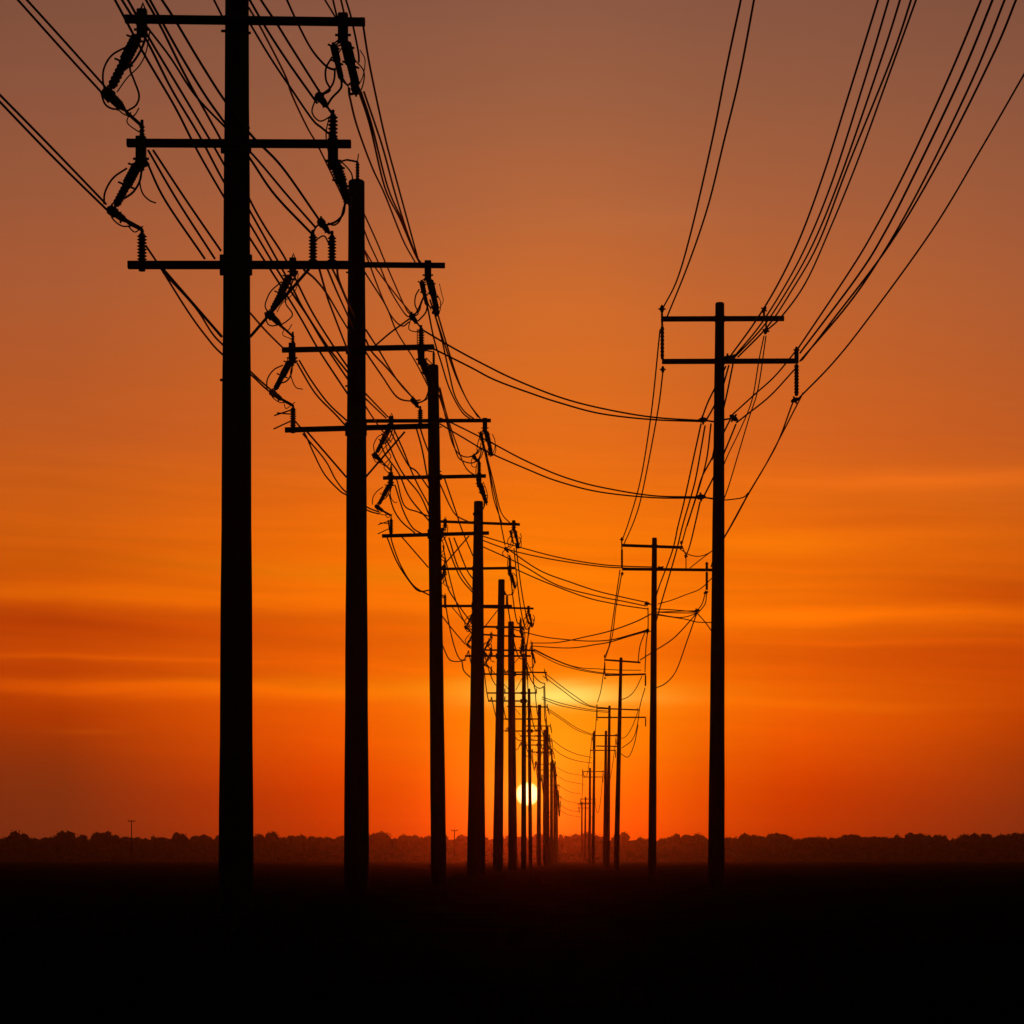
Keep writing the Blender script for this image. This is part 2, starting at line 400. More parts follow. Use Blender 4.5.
def left_pole(i, d, xc, xt, yt, xb, wt, wb, arms, label, spikes=False):
    """arms: list of (y at pole, x left end, y left, x right end, y right); hardware follows the nearest pole's, scaled to its distance"""
    root = pole_root((xb - CX) * d / F, d, label, 'poles of the left row')
    org = root.location.copy()
    s = 35.7 / d; k = d / F; det = 10 if i < 4 else 6
    shaft(root, d, xt, yt, xb, wt, wb, 20 if i < 5 else 12)
    da = d - wb * k / 2 - .05
    def b(m, name, material, parent): return m.build(name, material, parent, org)
    px = lambda n: n * s * k                         # pixels of the nearest pole into metres here
    armobj = []; jr = random.Random(31 + i)
    for j, (yp, xl, yl, xr, yr) in enumerate(arms):
        m = MB(); m.bar(P(xl, yl, da), P(xr, yr, da), px(7.2), .13)
        arm = b(m, 'crossarm', ARM, root); armobj.append(arm)
        g_ = MB(); th = px((8, 12, 20)[j]); gw = (12, 15, 16)[j]
        g_.bar(P(xc - gw * s, yp, da + .03), P(xc + gw * s, yp, da + .03), th, .1)
        for q in (-14, 14): g_.tube([P(xc + q * s, yp + 3 * s, da - .04), P(xc + q * s, yp + 3 * s, da - .12)], px(1.6), 6)
        b(g_, 'gain_plate', STEEL, arm)
    yA = [a[0] for a in arms]
    def T(x, y, j, dd=0.0):                          # template point of the nearest pole -> this pole; j = arm it hangs on
        base = (20, 147, 265)[j]
        xl_, xr_ = arms[min(j, len(arms) - 1)][1], arms[min(j, len(arms) - 1)][3]
        sc = min(s, (xr_ - xc) / 112) if x > 260 else min(s, (xc - xl_) / 106) if x < 212 else s
        return P(xc + (x - 236) * sc, yA[j] + (y - base) * s, da + dd)
    # braces under the lowest arm
    if len(arms) > 2:
        for sg in (-1, 1):
            m = MB(); m.bar(T(236 + sg * 73, 269, 2, -.08), T(236 + sg * 14, 337, 2, .02), px(2.6), .03)
            b(m, 'brace', STEEL, armobj[2])
    def block(x, y0, y1, w, j, dd=0.0):
        m = MB(); m.bar(T(x, y0, j, dd), T(x, y1, j, dd), px(w), px(w) * .9)
        for q in (.25, .75):
            yy = y0 + (y1 - y0) * q
            m.tube([T(x - w * .72, yy, j, dd), T(x + w * .72, yy, j, dd)], px(1.3), 6)
        return b(m, 'mount_bracket', STEEL, armobj[j])
    def strain(x0_, y0_, x1_, y1_, w, j, dd0, dd1):
        a, c = T(x0_, y0_, j, dd0), T(x1_, y1_, j, dd1)
        m = MB(); m.tube([a, a.lerp(c, .2)], px(1.5), 6); m.tube([a.lerp(c, .8), c], px(1.5), 6)
        m.lathe(a.lerp(c, .06), a.lerp(c, .5), shed_prof(px(w) / 2, px(w) * .38, 7 if i < 3 else 4), det); m.lathe(a.lerp(c, .48), a.lerp(c, .92), shed_prof(px(w) * .4, px(w) * .3, 6 if i < 3 else 3), det)
        for q in (.1, .5): m.tube([a.lerp(c, q) + Vector((-px(w * .75), 0, px(w * .3))), a.lerp(c, q) + Vector((px(w * .7), 0, -px(w * .3)))], px(1.1), 5)
        return b(m, 'strain_insulator', PORC, armobj[j])
    def post(x_, y0_, y1_, w, j, n=7):
        a, c = T(x_, y1_, j), T(x_, y0_, j)
        m = MB(); m.lathe(a, c, shed_prof(px(w) / 2, px(w) * .3, n if i < 4 else 4), det)
        m.tube([c - Vector((0, 0, .02)), c + Vector((0, 0, px(4)))], px(1.6), 6)
        return b(m, 'post_insulator', PORC, armobj[j])
    def clamp(x_, y_, x2, y2, w, j, dd):
        a, c = T(x_, y_, j, dd), T(x2, y2, j, dd * .5)
        m = MB(); m.lathe(a - (c - a) * .25, a + (c - a) * .35, [(0, px(2)), (.2, px(w) * .55), (.7, px(w) * .6), (1, px(2))], 8)
        m.lathe(a, c, [(0, px(1.5)), (.25, px(w) * .45), (.6, px(w) * .42), (.9, px(1.6)), (1, px(1.2))], 8)
        u = Vector((0, 0, 1))
        m.tube([a - u * px(w * .8), a + u * px(w * .8)], px(1.1), 6); m.tube([a.lerp(c, .5) - u * px(w * .7), a.lerp(c, .5) + u * px(w * .6)], px(1.0), 6)
        return b(m, 'wire_clamp', STEEL, armobj[j])
    def jump(pts, j, r=1.05, dd=-.3):
        a_ = 0 if i == 0 else 2.6
        v_ = [T(x_ + jr.uniform(-a_, a_), y_ + jr.uniform(-a_, a_), j, dd) for x_, y_ in pts]
        m = MB(); m.tube(crom(v_, 6), px(r) if d < 60 else max(px(r), k * .42), 5)
        return b(m, 'jumper_wire', CABLE, armobj[j])
    def rods(x0_, y0_, x1_, y1_, j, dd0, dd1):
        m = MB()
        for o_ in (-2.6, 0, 2.6): m.tube([T(x0_ + o_ * .6, y0_ + o_, j, dd0), T(x1_ + o_ * .3, y1_ + o_ * .7, j, dd1)], px(.9), 5)
        return b(m, 'link_rod', STEEL, armobj[j])
    if i in (1, 2):                                    # insulator on the pole's top with its strap
        m = MB(); tp = T(0, 0, 0); a = P(xt + 1.5 * s, yt + 2, d); c = P(xt + 1.5 * s, yt - 30 * s, d)
        m.lathe(a, c, shed_prof(px(3.4), px(2.2), 7), det); b(m, 'post_insulator', PORC, root)
        m = MB(); m.tube([c, P(xt - 14 * s, yt - 33 * s, d), P(xt - 22 * s, yt - 31 * s, d - .3)], px(1.5), 6); m.tube([c, P(xt + 3 * s, yt - 42 * s, d)], px(.9), 5); b(m, 'strap', STEEL, root)
    if i >= 6:                                         # too far to carry more than its insulators
        for j in range(len(arms)):
            (post(142, (8, 127, 245)[j], (22, 146, 265)[j], 8, j, 3), post(343, (8, 127, 245)[j], (22, 146, 265)[j], 8, j, 3))
        strain(345, 24, 357, 70, 8, 0, -.05, -.3)
        return root
    # ---- left ends
    block(142, 10, 36, 11, 0)
    m = MB(); m.tube([T(140, 12, 0), T(143, 3, 0), T(146, 12, 0)], px(1.4), 6); b(m, 'shackle', STEEL, armobj[0])
    strain(139, 33, 109, 92, 12.5, 0, -.05, -.5)
    clamp(108, 94, 127, 112, 10.5, 0, -.5)
    rods(124, 110, 142, 126, 0, -.25, 0)
    jump([(128, 46), (112, 55), (104, 68), (103, 82), (106, 93)], 0)
    jump([(147, 28), (143, 45), (133, 62), (119, 74)], 0, 1.3)
    jump([(136, 58), (130, 68), (134, 80), (139, 95), (136, 105), (127, 111)], 0)
    jump([(101, 92), (105, 104), (113, 109), (121, 108)], 0)
    if len(arms) > 1:
        post(142, 124, 140, 6, 1, 4); block(141, 137, 166, 11, 1)
        strain(139, 162, 114, 209, 11, 1, -.05, -.5)
        clamp(112, 211, 129, 223, 8.5, 1, -.5)
        rods(126, 221, 143, 230, 1, -.25, 0)
        jump([(127, 168), (113, 178), (105, 192), (104, 204)], 1)
        jump([(142, 164), (140, 180), (133, 192), (123, 199)], 1, 1.2)
        jump([(146, 162), (140, 178), (142, 192), (149, 200), (156, 203)], 1, .8)
        m = MB(); m.tube([T(145, 166, 1), T(149, 163, 1)], px(1.6), 6); b(m, 'bolt', STEEL, armobj[1])
    if len(arms) > 2:
        post(142, 233, 262, 10, 2, 8)
        m = MB(); m.tube([T(142, 260, 2), T(142, 271, 2)], px(3.4), 8); b(m, 'bolt', STEEL, armobj[2])
    if i < 5:                                          # loose strands
        jump([(150, 30), (146, 52), (139, 66), (127, 78), (117, 92)], 0, .7)
        jump([(139, 108), (133, 116), (122, 113), (112, 101)], 0, .7)
        jump([(131, 112), (127, 122), (136, 130), (142, 133)], 0, .65)
        if len(arms) > 1:
            jump([(136, 160), (127, 180), (119, 196), (111, 205)], 1, .65)
            jump([(110, 208), (113, 219), (122, 226), (133, 226)], 1, .8)
            jump([(143, 226), (135, 232), (128, 226)], 1, .7)
        jump([(344, 44), (337, 58), (341, 74), (349, 88)], 0, .7)
        jump([(355, 60), (364, 72), (362, 88), (356, 95)], 0, .7)
        jump([(316, 98), (312, 112), (320, 121), (331, 116)], 0, .8)
        jump([(360, 50), (365, 60), (363, 76), (357, 88)], 0, .55)
        if len(arms) > 1: jump([(340, 160), (352, 175), (350, 195), (344, 207)], 1, .75)
        if len(arms) > 1: jump([(329, 118), (326, 135), (330, 158), (338, 176)], 1, .7)
    # ---- right ends
    block(343, 14, 42, 11, 0)
    strain(345, 40, 357, 90, 11.5, 0, -.05, -.45); strain(333, 43, 342, 82, 8, 0, -.05, -.4)
    rods(343, 40, 334, 46, 0, -.05, -.05); clamp(356, 90, 352, 82, 8, 0, -.45)
    jump([(332, 57), (326, 68), (326, 80), (330, 90), (321, 95)], 0); jump([(335, 68), (334, 80), (330, 88), (322, 94)], 0)
    jump([(341, 78), (341, 88), (332, 98), (327, 106)], 0, 1.2)
    jump([(342, 80), (348, 85), (353, 80)], 0); jump([(349, 88), (350, 94), (357, 93)], 0, 1.4)
    clamp(319, 96, 328, 108, 8, 0, -.2)
    if len(arms) > 1:
        post(333, 114, 139, 10, 1, 6); block(333, 139, 168, 11, 1)
        strain(334, 160, 350, 207, 13, 1, -.05, .3)
        jump([(345, 203), (343, 214), (335, 222), (322, 226)], 1, 1.2); jump([(344, 206), (340, 220), (334, 225), (328, 223)], 1, .9)
        rods(327, 107, 334, 116, 1, 0, 0)
    if len(arms) > 2:
        if i == 0: post(313, 234, 263, 9, 2, 8)
        post(332, 235, 263, 9, 2, 8); clamp(321, 222, 330, 234, 7, 2, -.1)
        if i == 0: jump([(316, 240), (324, 236), (329, 244)], 2, .8); jump([(313, 233), (317, 226), (324, 224)], 2, 1.0)
    if spikes:
        m = MB()
        for (a0, b0, a1, b1) in [(141, 236, 114, 245), (141, 243, 118, 241), (141, 252, 113, 265)]:
            m.tube([T(a0, b0, 2), T(a1, b1, 2, -.1)], px(1.1), 5)
        b(m, 'spike_rod', STEEL, armobj[2])
    if i < 3:
        for (dx_, y_) in [(-14, 31), (14, 33), (-15, 380 if i == 0 else 200), (13, 128)]:
            m = MB(); m.tube([P(xc + dx_ * .5 * s, yA[0] + (y_ - 20) * s, d - .02), P(xc + dx_ * 1.06 * s, yA[0] + (y_ - 20) * s, d - .02)], px(1.4), 6)
            b(m, 'bolt', STEEL, root)
    return root

ORD = ['nearest', 'second', 'third', 'fourth', 'fifth', 'sixth', 'seventh', 'eighth', 'ninth', 'tenth', 'eleventh', 'twelfth', 'thirteenth', 'fourteenth', 'fifteenth']
# distance, x axis, x top, y top, x base, w top, w base, arms
LEFT = [
    (35.7, 236, 237, -34, 236, 23, 36, [(20, 125, 19, 365, 22), (147, 127, 143, 351, 144), (265, 128, 265, 348, 265)]),
    (53.1, 356, 356.5, 182, 356.5, 16, 26, [(265, 266, 264, 445, 265.5), (350, 282, 350, 434, 347), (429, 285, 430, 431, 426)]),
    (76.5, 435, 433, 366, 439, 11, 16, [(421, 366, 421, 491, 420.5), (477, 383, 478, 486, 476), (534, 382, 536, 489, 533)]),
    (104, 477, 478.5, 502, 476, 9, 19, [(522.5, 441, 521.5, 520, 524.5), (568.5, 440, 569, 515, 568), (606, 441, 606, 512, 606)]),
    (134, 500, 501.5, 580, 497.5, 6.5, 10.5, [(607.5, 472, 607, 533.5, 608.5), (627.5, 472, 626.5, 524, 627.5), (656, 465, 656, 531, 656)]),
    (158, 512.5, 511, 622, 513, 6, 9.5, [(635, 482, 634.5, 523, 637), (650, 484, 650, 535, 650.5), (674, 481, 674, 530, 674.5)]),
    (180, 523.5, 524, 654, 523.6, 3.8, 5.6, [(672, 500, 672, 547, 672.5), (693, 487, 693, 537, 693), (701, 488, 701, 530, 701)]),
    (205, 530, 529, 689, 530.6, 2.8, 4.2, [(706.5, 507, 706.5, 548, 707), (719, 503, 719, 541, 719), (731, 505, 731, 540, 731)]),
    (232, 539, 539.5, 705, 538.5, 3.4, 4.6, [(726, 524, 726, 551, 726), (736, 520, 736, 548, 736), (745, 519, 745, 546, 745)]),
    (255, 545, 545, 730, 545, 3.5, 4.6, [(740, 530, 740, 552, 741), (752, 531, 752, 553, 752)]),
    (290, 547.5, 547, 727, 547.8, 3.2, 4.2, [(753, 536, 753, 554, 753.5), (764, 534, 764, 556, 764.5)]),
    (335, 551.5, 551.5, 762, 551.5, 2.8, 3.5, [(770, 541, 770, 556, 770.5), (776, 541, 776, 557, 776)]),
    (400, 554.5, 554.5, 766, 555, 2.4, 3.4, [(785, 547, 785, 559, 785.5), (792, 546, 792, 558, 792)]),
    (480, 557, 556.5, 786, 557, 2.2, 2.8, [(797, 551, 797, 561, 797), (803, 551, 803, 561, 803)]),
]
for i, q in enumerate(LEFT):
    extra = {0: 'tallest black wooden power pole with three crossarms, nearest the camera in the left row',
             13: 'last and smallest black pole at the far end of the left row'}
    lab = extra.get(i, 'black power pole with %s crossarms, %s from the camera in the left row' % ('three' if len(q[7]) == 3 else 'two', ORD[i]))
    left_pole(i, *q, lab, spikes=i in (1, 2))

# ------------------------------------------------------------------ poles of the right row
def right_pole(i, d, xt, yt, xb, wt, wb, a1, a2, label):
    root = pole_root((xb - CX) * d / F, d, label, 'poles of the right row'); org = root.location.copy()
    s = 58.3 / d; k = d / F; det = 10 if i < 2 else 6
    shaft(root, d, xt, yt, xb, wt, wb, 16 if i < 3 else 10)
    xc = xt; da = d - wt * k / 2 - .05
    px = lambda n: n * s * k
    def b(m, name, material, parent): return m.build(name, material, parent, org)
    arms = []
    for (y, xl, xr) in (a1, a2):
        m = MB(); m.bar(P(xl, y[0], da), P(xr, y[1], da), max(px(4.8), k * .8), .12); arm = b(m, 'crossarm', ARM, root); arms.append(arm)
        m = MB(); yc = (y[0] + y[1]) / 2
        m.bar(P(xc - 5.2 * s, yc, da + .02), P(xc + 5.2 * s, yc, da + .02), px(6), .09)
        m.tube([P(xc, yc, da - .02), P(xc, yc, da - .13)], px(1.5), 6)
        b(m, 'gain_plate', STEEL, arm)
    if i >= 7: return root                             # too far to show more than its arms
    y1l, y1r, y2l, y2r = a1[0][0], a1[0][1], a2[0][0], a2[0][1]
    def rib(x_, ya, yb, w, arm, n=6, blobs=()):
        m = MB(); a, c = P(x_, ya, da), P(x_, yb, da)
        m.lathe(a, c, shed_prof(max(px(w) * .46, k * .6), max(px(w) * .35, k * .4), n if i < 2 else 4), det)
        return b(m, 'post_insulator', PORC, arm)
    def cl(x_, y_, w, arm, ang=.6, dd=0.0):
        c = P(x_, y_, da + dd); h_ = Vector((math.cos(ang), 0, math.sin(ang))) * px(w)
        m = MB(); m.lathe(c - h_, c + h_, [(0, px(.8)), (.2, px(w) * .42), (.5, px(w) * .6), (.8, px(w) * .42), (1, px(.8))], 8)
        q = Vector((-h_.z, 0, h_.x)) * .9; m.tube([c - q, c + q], px(w) * .22, 6)
        return b(m, 'wire_clamp', STEEL, arm)
    # left tips: post above the top arm, long insulator between the arms
    xl = a1[1] + .5 * s
    m = MB(); m.tube([P(xl, y1l + 3 * s, da), P(xl, y1l - 13 * s, da)], max(px(1.1), k * .4), 6); b(m, 'pin', STEEL, arms[0])
    cl(xl, y1l - 10 * s, 4, arms[0], 1.57)
    rib(xl + .3 * s, y1l + 7 * s, y2l - 2 * s, 4.6, arms[0], 8)
    m = MB(); m.tube([P(xl, y1l + 1 * s, da), P(xl + .3 * s, y1l + 9 * s, da)], max(px(1.2), k * .4), 6); b(m, 'link_rod', STEEL, arms[0])
    cl(xl + .8 * s, y2l + 8 * s, 3.4, arms[1], 1.57)
    # right tip of the top arm
    xr = a1[2]; dx = 20 * s if i != 1 else 1.5
    ox_, oy_ = (18 * s, 12 * s) if i != 1 else (-3, 8.5)
    if i > 1:
        m = MB(); m.tube([P(xr - dx * .3, y1r - 7 * s, da), P(xr - dx * .3, y1r + 2 * s, da)], max(px(1.3), k * .45), 6); b(m, 'pin', STEEL, arms[0])
        rib(a2[2] - 1.5 * s, y2r + 3 * s, y2r + 33 * s, 5.6, arms[1], 4)
        return root
    cl(xr - dx, y1r - 9 * s, 3.6, arms[0], 1.0)
    m = MB(); m.tube([P(xr - dx, y1r - 7 * s, da), P(xr - dx, y1r + 2 * s, da)], max(px(1.1), k * .4), 6); b(m, 'pin', STEEL, arms[0])
    cl(xr - ox_, y1r + oy_, 4, arms[0], 1.3)
    m = MB(); m.tube([P(xr - min(ox_, 18 * s) + (-3 if i == 1 else 0), y1r + 1 * s, da), P(xr - ox_, y1r + oy_, da), P(xr - ox_, y1r + (22 if i == 1 else oy_ + .5), da)], max(px(.9), k * .4), 5); b(m, 'link_rod', STEEL, arms[0])
    # lower arm: clamp beside the pole and the long hanging insulator at the right tip
    cl(xc + 8 * s, y2r - 3 * s, 5, arms[1], .1); cl(xc + 13 * s, y2r - 4 * s, 3.5, arms[1], .8)
    xr2 = a2[2] - 1.5 * s if i != 1 else 706.8
    m = MB(); m.tube([P(xr2, y2r + 2 * s, da), P(xr2, y2r - 12 * s, da)], max(px(2.2), k * .5), 8); b(m, 'pin', STEEL, arms[1])
    cl(xr2, y2r - 11 * s, 3.4, arms[1], 1.57)
    rib(xr2, y2r + 3 * s, y2r + 35 * s, 5.6, arms[1], 9)
    cl(xr2 - 1.5 * s, y2r + 39 * s, 4.4, arms[1], .4)
    # dead-end clamps held off the pole by short side brackets
    for (ox, oy, an) in ([((-17, 101, .1), (14, 99, -.6), (-19, 178, .1)), ((-13, 101, .1), (-12, 148, 1.4), (73, 113, .3))][i] if i < 2 else ()):
        m = MB(); x_, y_ = xc + ox * s, y1l + oy * s
        m.bar(P(x_, y_, da + .05), P(xc - .5 * s, y_ + 2.5 * s, da + .2), max(px(1.4), k * .4), .05)
        br = b(m, 'side_bracket', STEEL, root)
        cl(x_, y_, 5, br, an)
    return root
RIGHT = [
    (58.3, 719.8, 304, 716, 9, 17.5, ((319, 318.5), 661.5, 784), ((361.5, 361), 662, 798)),
    (100.8, 654.5, 538.5, 652, 5, 8.6, ((545.3, 547.5), 621.5, 683), ((569, 570), 622, 712)),
    (161, 621, 658, 616, 3, 5.8, ((659.8, 662.5), 604.5, 640.5), ((675.3, 674.2), 604.6, 646)),
    (210, 609.5, 706, 607.5, 2.4, 4.6, ((708.2, 710), 596.8, 639), ((717.5, 717.3), 596.5, 646)),
    (238, 606, 731, 604.5, 2.6, 4, ((735.5, 735.5), 594, 618), ((746, 746.5), 596, 620)),
    (262, 594.5, 731, 593, 2.2, 3.4, ((735.4, 735.8), 593, 617), ((750.3, 750.3), 590, 616)),
    (356, 590, 768, 589.5, 2.2, 3.3, ((771.5, 771.5), 582.5, 604), ((777, 777), 583, 603)),
    (470, 585.5, 797, 585, 1.6, 2.6, ((799, 799), 580, 596), ((803, 803), 580, 594)),
    (560, 582, 802, 581.7, 1.5, 2.2, ((804, 804), 577.5, 590), ((808, 808), 578, 590)),
]
for i, q in enumerate(RIGHT):
    lab = {0: 'tallest black pole of the right row with two crossarms and hanging insulators',
           8: 'last and smallest black pole at the far end of the right row'}.get(i, 'black wooden pole with two crossarms, %s from the camera in the right row' % ORD[i])
    right_pole(i, *q, lab)

# ------------------------------------------------------------------ lone far poles by the treeline
for (x_, top, d, w, lab) in [(131.5, 820, 430, 3.6, 'lone thin far pole with a short crossarm in the left field'),
                             (258, 833.5, 600, 3.2, 'tiny far pole between the first and second left row poles'),
                             (392.5, 841, 560, 2.2, 'left one of two tiny far poles beyond the second left row pole'),
                             (403.5, 842, 580, 2.6, 'right one of two tiny far poles beyond the second left row pole'),
                             (454.5, 829.5, 520, 3.2, 'tiny far pole between the third and fourth left row poles')]:
    root = pole_root((x_ - CX) * d / F, d, lab, 'lone poles near the far treeline'); org = root.location.copy()
    k = d / F
    m = MB(); m.tube([P(x_, HY + EYE / k + 1, d), P(x_, top, d)], [k * .62, k * .42], 8); m.build('shaft', WOOD, root, org)
    m = MB(); m.bar(P(x_ - w, top + 1.2, d - .3), P(x_ + w, top + 1.2, d - .3), k * .75, .15)
    for q in (-.9, .9): m.tube([P(x_ + q * w, top + 1.2, d - .3), P(x_ + q * w, top - .4, d - .3)], k * .3, 5)
    m.build('crossarm', ARM, root, org)

# ------------------------------------------------------------------ cables
def cable(pts, d0, d1, label, group, back=False, r=1.0):
    """pts: places along the cable in the photograph; its distance runs from d0 to d1"""
    L = [0.0]
    for a, b_ in zip(pts, pts[1:]): L.append(L[-1] + math.hypot(b_[0] - a[0], b_[1] - a[1]))
    w3 = []
    for (x_, y_), l in zip(pts, L):
        t = l / L[-1]; w3.append(P(x_, y_, 1 / ((1 - t) / d0 + t / d1)))
    p = crom(w3, 8)
    if back:                                           # runs on over the camera to a pole behind it
        dr = p[0] - p[3]; dr.z = 0
        dr.normalize(); L_ = (p[0].y + 14) / max(.3, -dr.y)
        ext = []
        for k in (1, .75, .5, .25, .12, .04):
            q = p[0] + dr * (L_ * k); q.z += (.5 - 4 * .5 * (k - .5) ** 2) * -.6 + .4 * k
            ext.append(q)
        p = ext + p
    m = MB(); m.tube(p, [wire_rad(q.y) * r for q in p], 6)
    o = m.build('power_cable', CABLE, None, p[-1])
    return tag(o, label, 'cable', group)
NUM = {3: 'three', 4: 'four', 5: 'five', 6: 'six'}
NTH = ['first', 'second', 'third', 'fourth', 'fifth', 'sixth', 'seventh', 'eighth']
def bundle(what, group, wires, d0, d1, back=False, order='left', r=1.0):
    n = len(wires)
    for k, w in enumerate(wires):
        dd0, dd1 = d0, d1; pts = w
        if n == 1: lab = 'single thin cable ' + what
        elif n == 2: lab = ('upper' if k == 0 else 'lower') + ' of two cables ' + what if order == 'up' else ('left' if k == 0 else 'right') + ' of two cables ' + what
        else: lab = '%s from %s of %s cables %s' % (NTH[k], 'top' if order == 'up' else 'left', NUM[n], what)
        assert len(lab.split()) <= 16, lab
        cable(pts, dd0, dd1, lab, group, back, r)
d1_, d2_, d3_, d4_ = 35.3, 52.8, 76.2, 103.7
G1 = 'cables along the left row'; G2 = 'cables along the right row'; G3 = 'slack cables crossing between the rows'
bundle('from the top left corner to the nearest left pole', G1,
       [[(8, -11), (18, 0), (60, 47), (102, 93)], [(17, -11), (27, 0), (66, 43), (108, 90)]], 31.2, 34.8, True)
bundle('from the left edge to the nearest left pole', G1,
       [[(-10, 85), (0, 95), (52, 148), (106, 204)], [(-10, 92), (0, 102), (53, 157), (107, 210)]], 30, 34.8, True, 'up')
bundle('passing the nearest left pole down to the second', G1, [
    [(104, -18), (115, 0), (144, 54), (175, 107), (197, 150), (224, 197), (251, 240), (279, 283), (300, 317), (320, 352), (349, 396)],
    [(111, -18), (122, 0), (147, 41), (172, 90), (200, 137), (224, 182), (251, 226), (273, 263), (294, 296), (308, 317), (326, 347), (349, 381)],
    [(117, -18), (128, 0), (152, 43), (182, 93), (210, 140), (226, 168), (251, 213), (270, 247), (292, 287), (304, 310), (328, 347), (349, 374)],
    [(135, -19), (146, 0), (162, 29), (185, 75), (210, 120), (224, 146), (251, 202), (265, 227), (286, 260), (311, 310), (334, 347), (349, 369)]], 31, d2_, True, r=1.15)
bundle('from the top edge to nearest left pole\'s right posts', G1, [
    [(139, -18), (150, 0), (180, 54), (205, 95), (224, 122), (251, 160), (275, 195), (312, 234)],
    [(151, -17), (162, 0), (175, 20), (200, 62), (225, 101), (252, 136), (282, 167), (320, 221)]], 29.5, 35.2, True, r=1.1)
bundle('slung across the nearest left pole from its left arm tip', G1,
       [[(147, 27), (170, 57), (195, 95), (224, 126), (254, 156), (287, 195), (316, 228)]], 35.0, 35.1)
bundle('dropping from the top edge to the nearest left pole', G1, [[(206, -16), (214, 0), (223, 18), (233, 38)]], 34, 35.9, True)
bundle('from the top edge to the nearest left pole\'s right clamp', G1, [
    [(241, -16), (252, 4), (269, 33), (290, 65), (317, 103)], [(251, -18), (261, 0), (277, 24), (290, 45), (319, 91)]], 32.5, 35.0, True, r=1.1)
bundle('drooping from top edge into nearest left pole\'s right insulator', G1,
       [[(279, -20), (287, 0), (299, 26), (312, 50), (326, 66), (335, 70)]], 33.5, 35.0, True)
bundle('curving from the nearest left pole to its right post insulator', G1, [[(249, 22), (270, 57), (290, 87), (312, 119), (322, 128), (333, 137)]], 35.2, 35.2)
bundle('from the nearest left pole to the top of the second', G1, [[(249, 8), (262, 30), (285, 75), (292, 95), (307, 127), (320, 150), (344, 200)]], 36, d2_)
bundle('from top edge to nearest left pole\'s top right tip', G1, [
    [(316, -15), (325, 0), (336, 18)], [(330, -14), (333, 0), (337, 17)], [(338, -14), (341, 0), (345, 17)], [(342, -16), (346, 0), (351, 17), (358, 50), (359, 62)]], 33.5, 35.2, True, r=.85)
bundle('from nearest to second left pole, between right tips', G1, [
    [(349, 94), (357, 126), (372, 167), (385, 195), (403, 240), (415, 262)],
    [(359, 92), (370, 126), (385, 188), (400, 219), (414, 252), (420, 264)],
    [(361, 92), (372, 126), (388, 188), (403, 222), (416, 255), (422, 264)],
    [(364, 92), (376, 127), (384, 152), (397, 200), (412, 246), (421, 264)],
    [(362, 18), (370, 67), (385, 137), (397, 182), (415, 248), (419, 262)]], 35.1, d2_, r=.95)
bundle('from nearest left pole\'s lowest arm to second shaft', G1, [
    [(304, 270), (315, 279), (327, 294), (340, 316), (351, 334)], [(319, 268), (327, 296), (332, 310), (346, 346), (352, 358)],
    [(327, 268), (337, 292), (348, 316), (354, 330)], [(332, 268), (340, 285), (349, 306), (355, 318)],
    [(337, 268), (339, 280), (347, 300), (354, 316)]], 35.2, 53.3)
bundle('fanning down nearest left pole, second to lowest arm', G1, [
    [(146, 160), (165, 200), (205, 259)], [(148, 150), (177, 200), (215, 259)], [(153, 150), (186, 200), (221, 251)]], 35.1, 35.3)
bundle('drooping left from nearest to second left pole\'s lower clamp', G1, [
    [(163, 272), (195, 307), (212, 333), (224, 346), (250, 371), (264, 384), (280, 397)],
    [(146, 246), (160, 267), (187, 310), (205, 335), (222, 354), (250, 374), (264, 387), (280, 400)]], 35.2, 52.4, order='up')
bundle('from behind the nearest left pole to the second arm of the next', G1, [[(238, 300), (251, 314), (266, 331), (283, 348)]], 36.2, 52.6)
bundle('sagging under the second left pole\'s middle arm', G1, [
    [(297, 363), (315, 393), (335, 414), (346, 426)], [(299, 360), (311, 380), (328, 403), (347, 421)]], 52.6, 52.8)
bundle('drooping left from second to third left pole\'s lower clamp', G1, [
    [(303, 434), (325, 460), (336, 480), (347, 493), (367, 507), (379, 512)],
    [(296, 422), (305, 434), (314, 454), (325, 475), (340, 491), (348, 496), (367, 510), (379, 514)]], 52.7, 75.6, order='up')
bundle('from second left pole\'s top to third pole\'s clamp', G1, [
    [(360, 240), (366, 255), (382, 297), (392, 317), (402, 326), (409, 322)], [(360, 262), (366, 274), (386, 306), (397, 332), (415, 361), (428, 386)],
    [(358, 212), (368, 240), (379, 264), (390, 290), (405, 314), (411, 317)], [(360, 205), (376, 240), (386, 264), (405, 307), (411, 315)],
    [(362, 246), (377, 270), (396, 295), (411, 313)]], 53.4, d3_, r=1.0)
bundle('straying from right insulator to middle arm, second left pole', G1,
       [[(423, 298), (416, 313), (405, 322), (390, 333), (376, 345)]], 52.6, 52.6)
bundle('from second left pole into third pole\'s right post', G1, [
    [(364, 348), (367, 354), (382, 376), (397, 397), (410, 401), (420, 400)],
    [(366, 340), (372, 352), (386, 367), (399, 382), (412, 397), (418, 404)],
    [(366, 330), (380, 352), (390, 369), (401, 385), (418, 403)]], 53.4, d3_, r=1.15)
bundle('from second left pole to third pole\'s top left bracket', G1, [
    [(364, 402), (366, 407), (378, 425), (391, 442)], [(364, 396), (366, 399), (386, 418)], [(364, 391), (366, 394), (388, 417)]], 53.4, d3_)
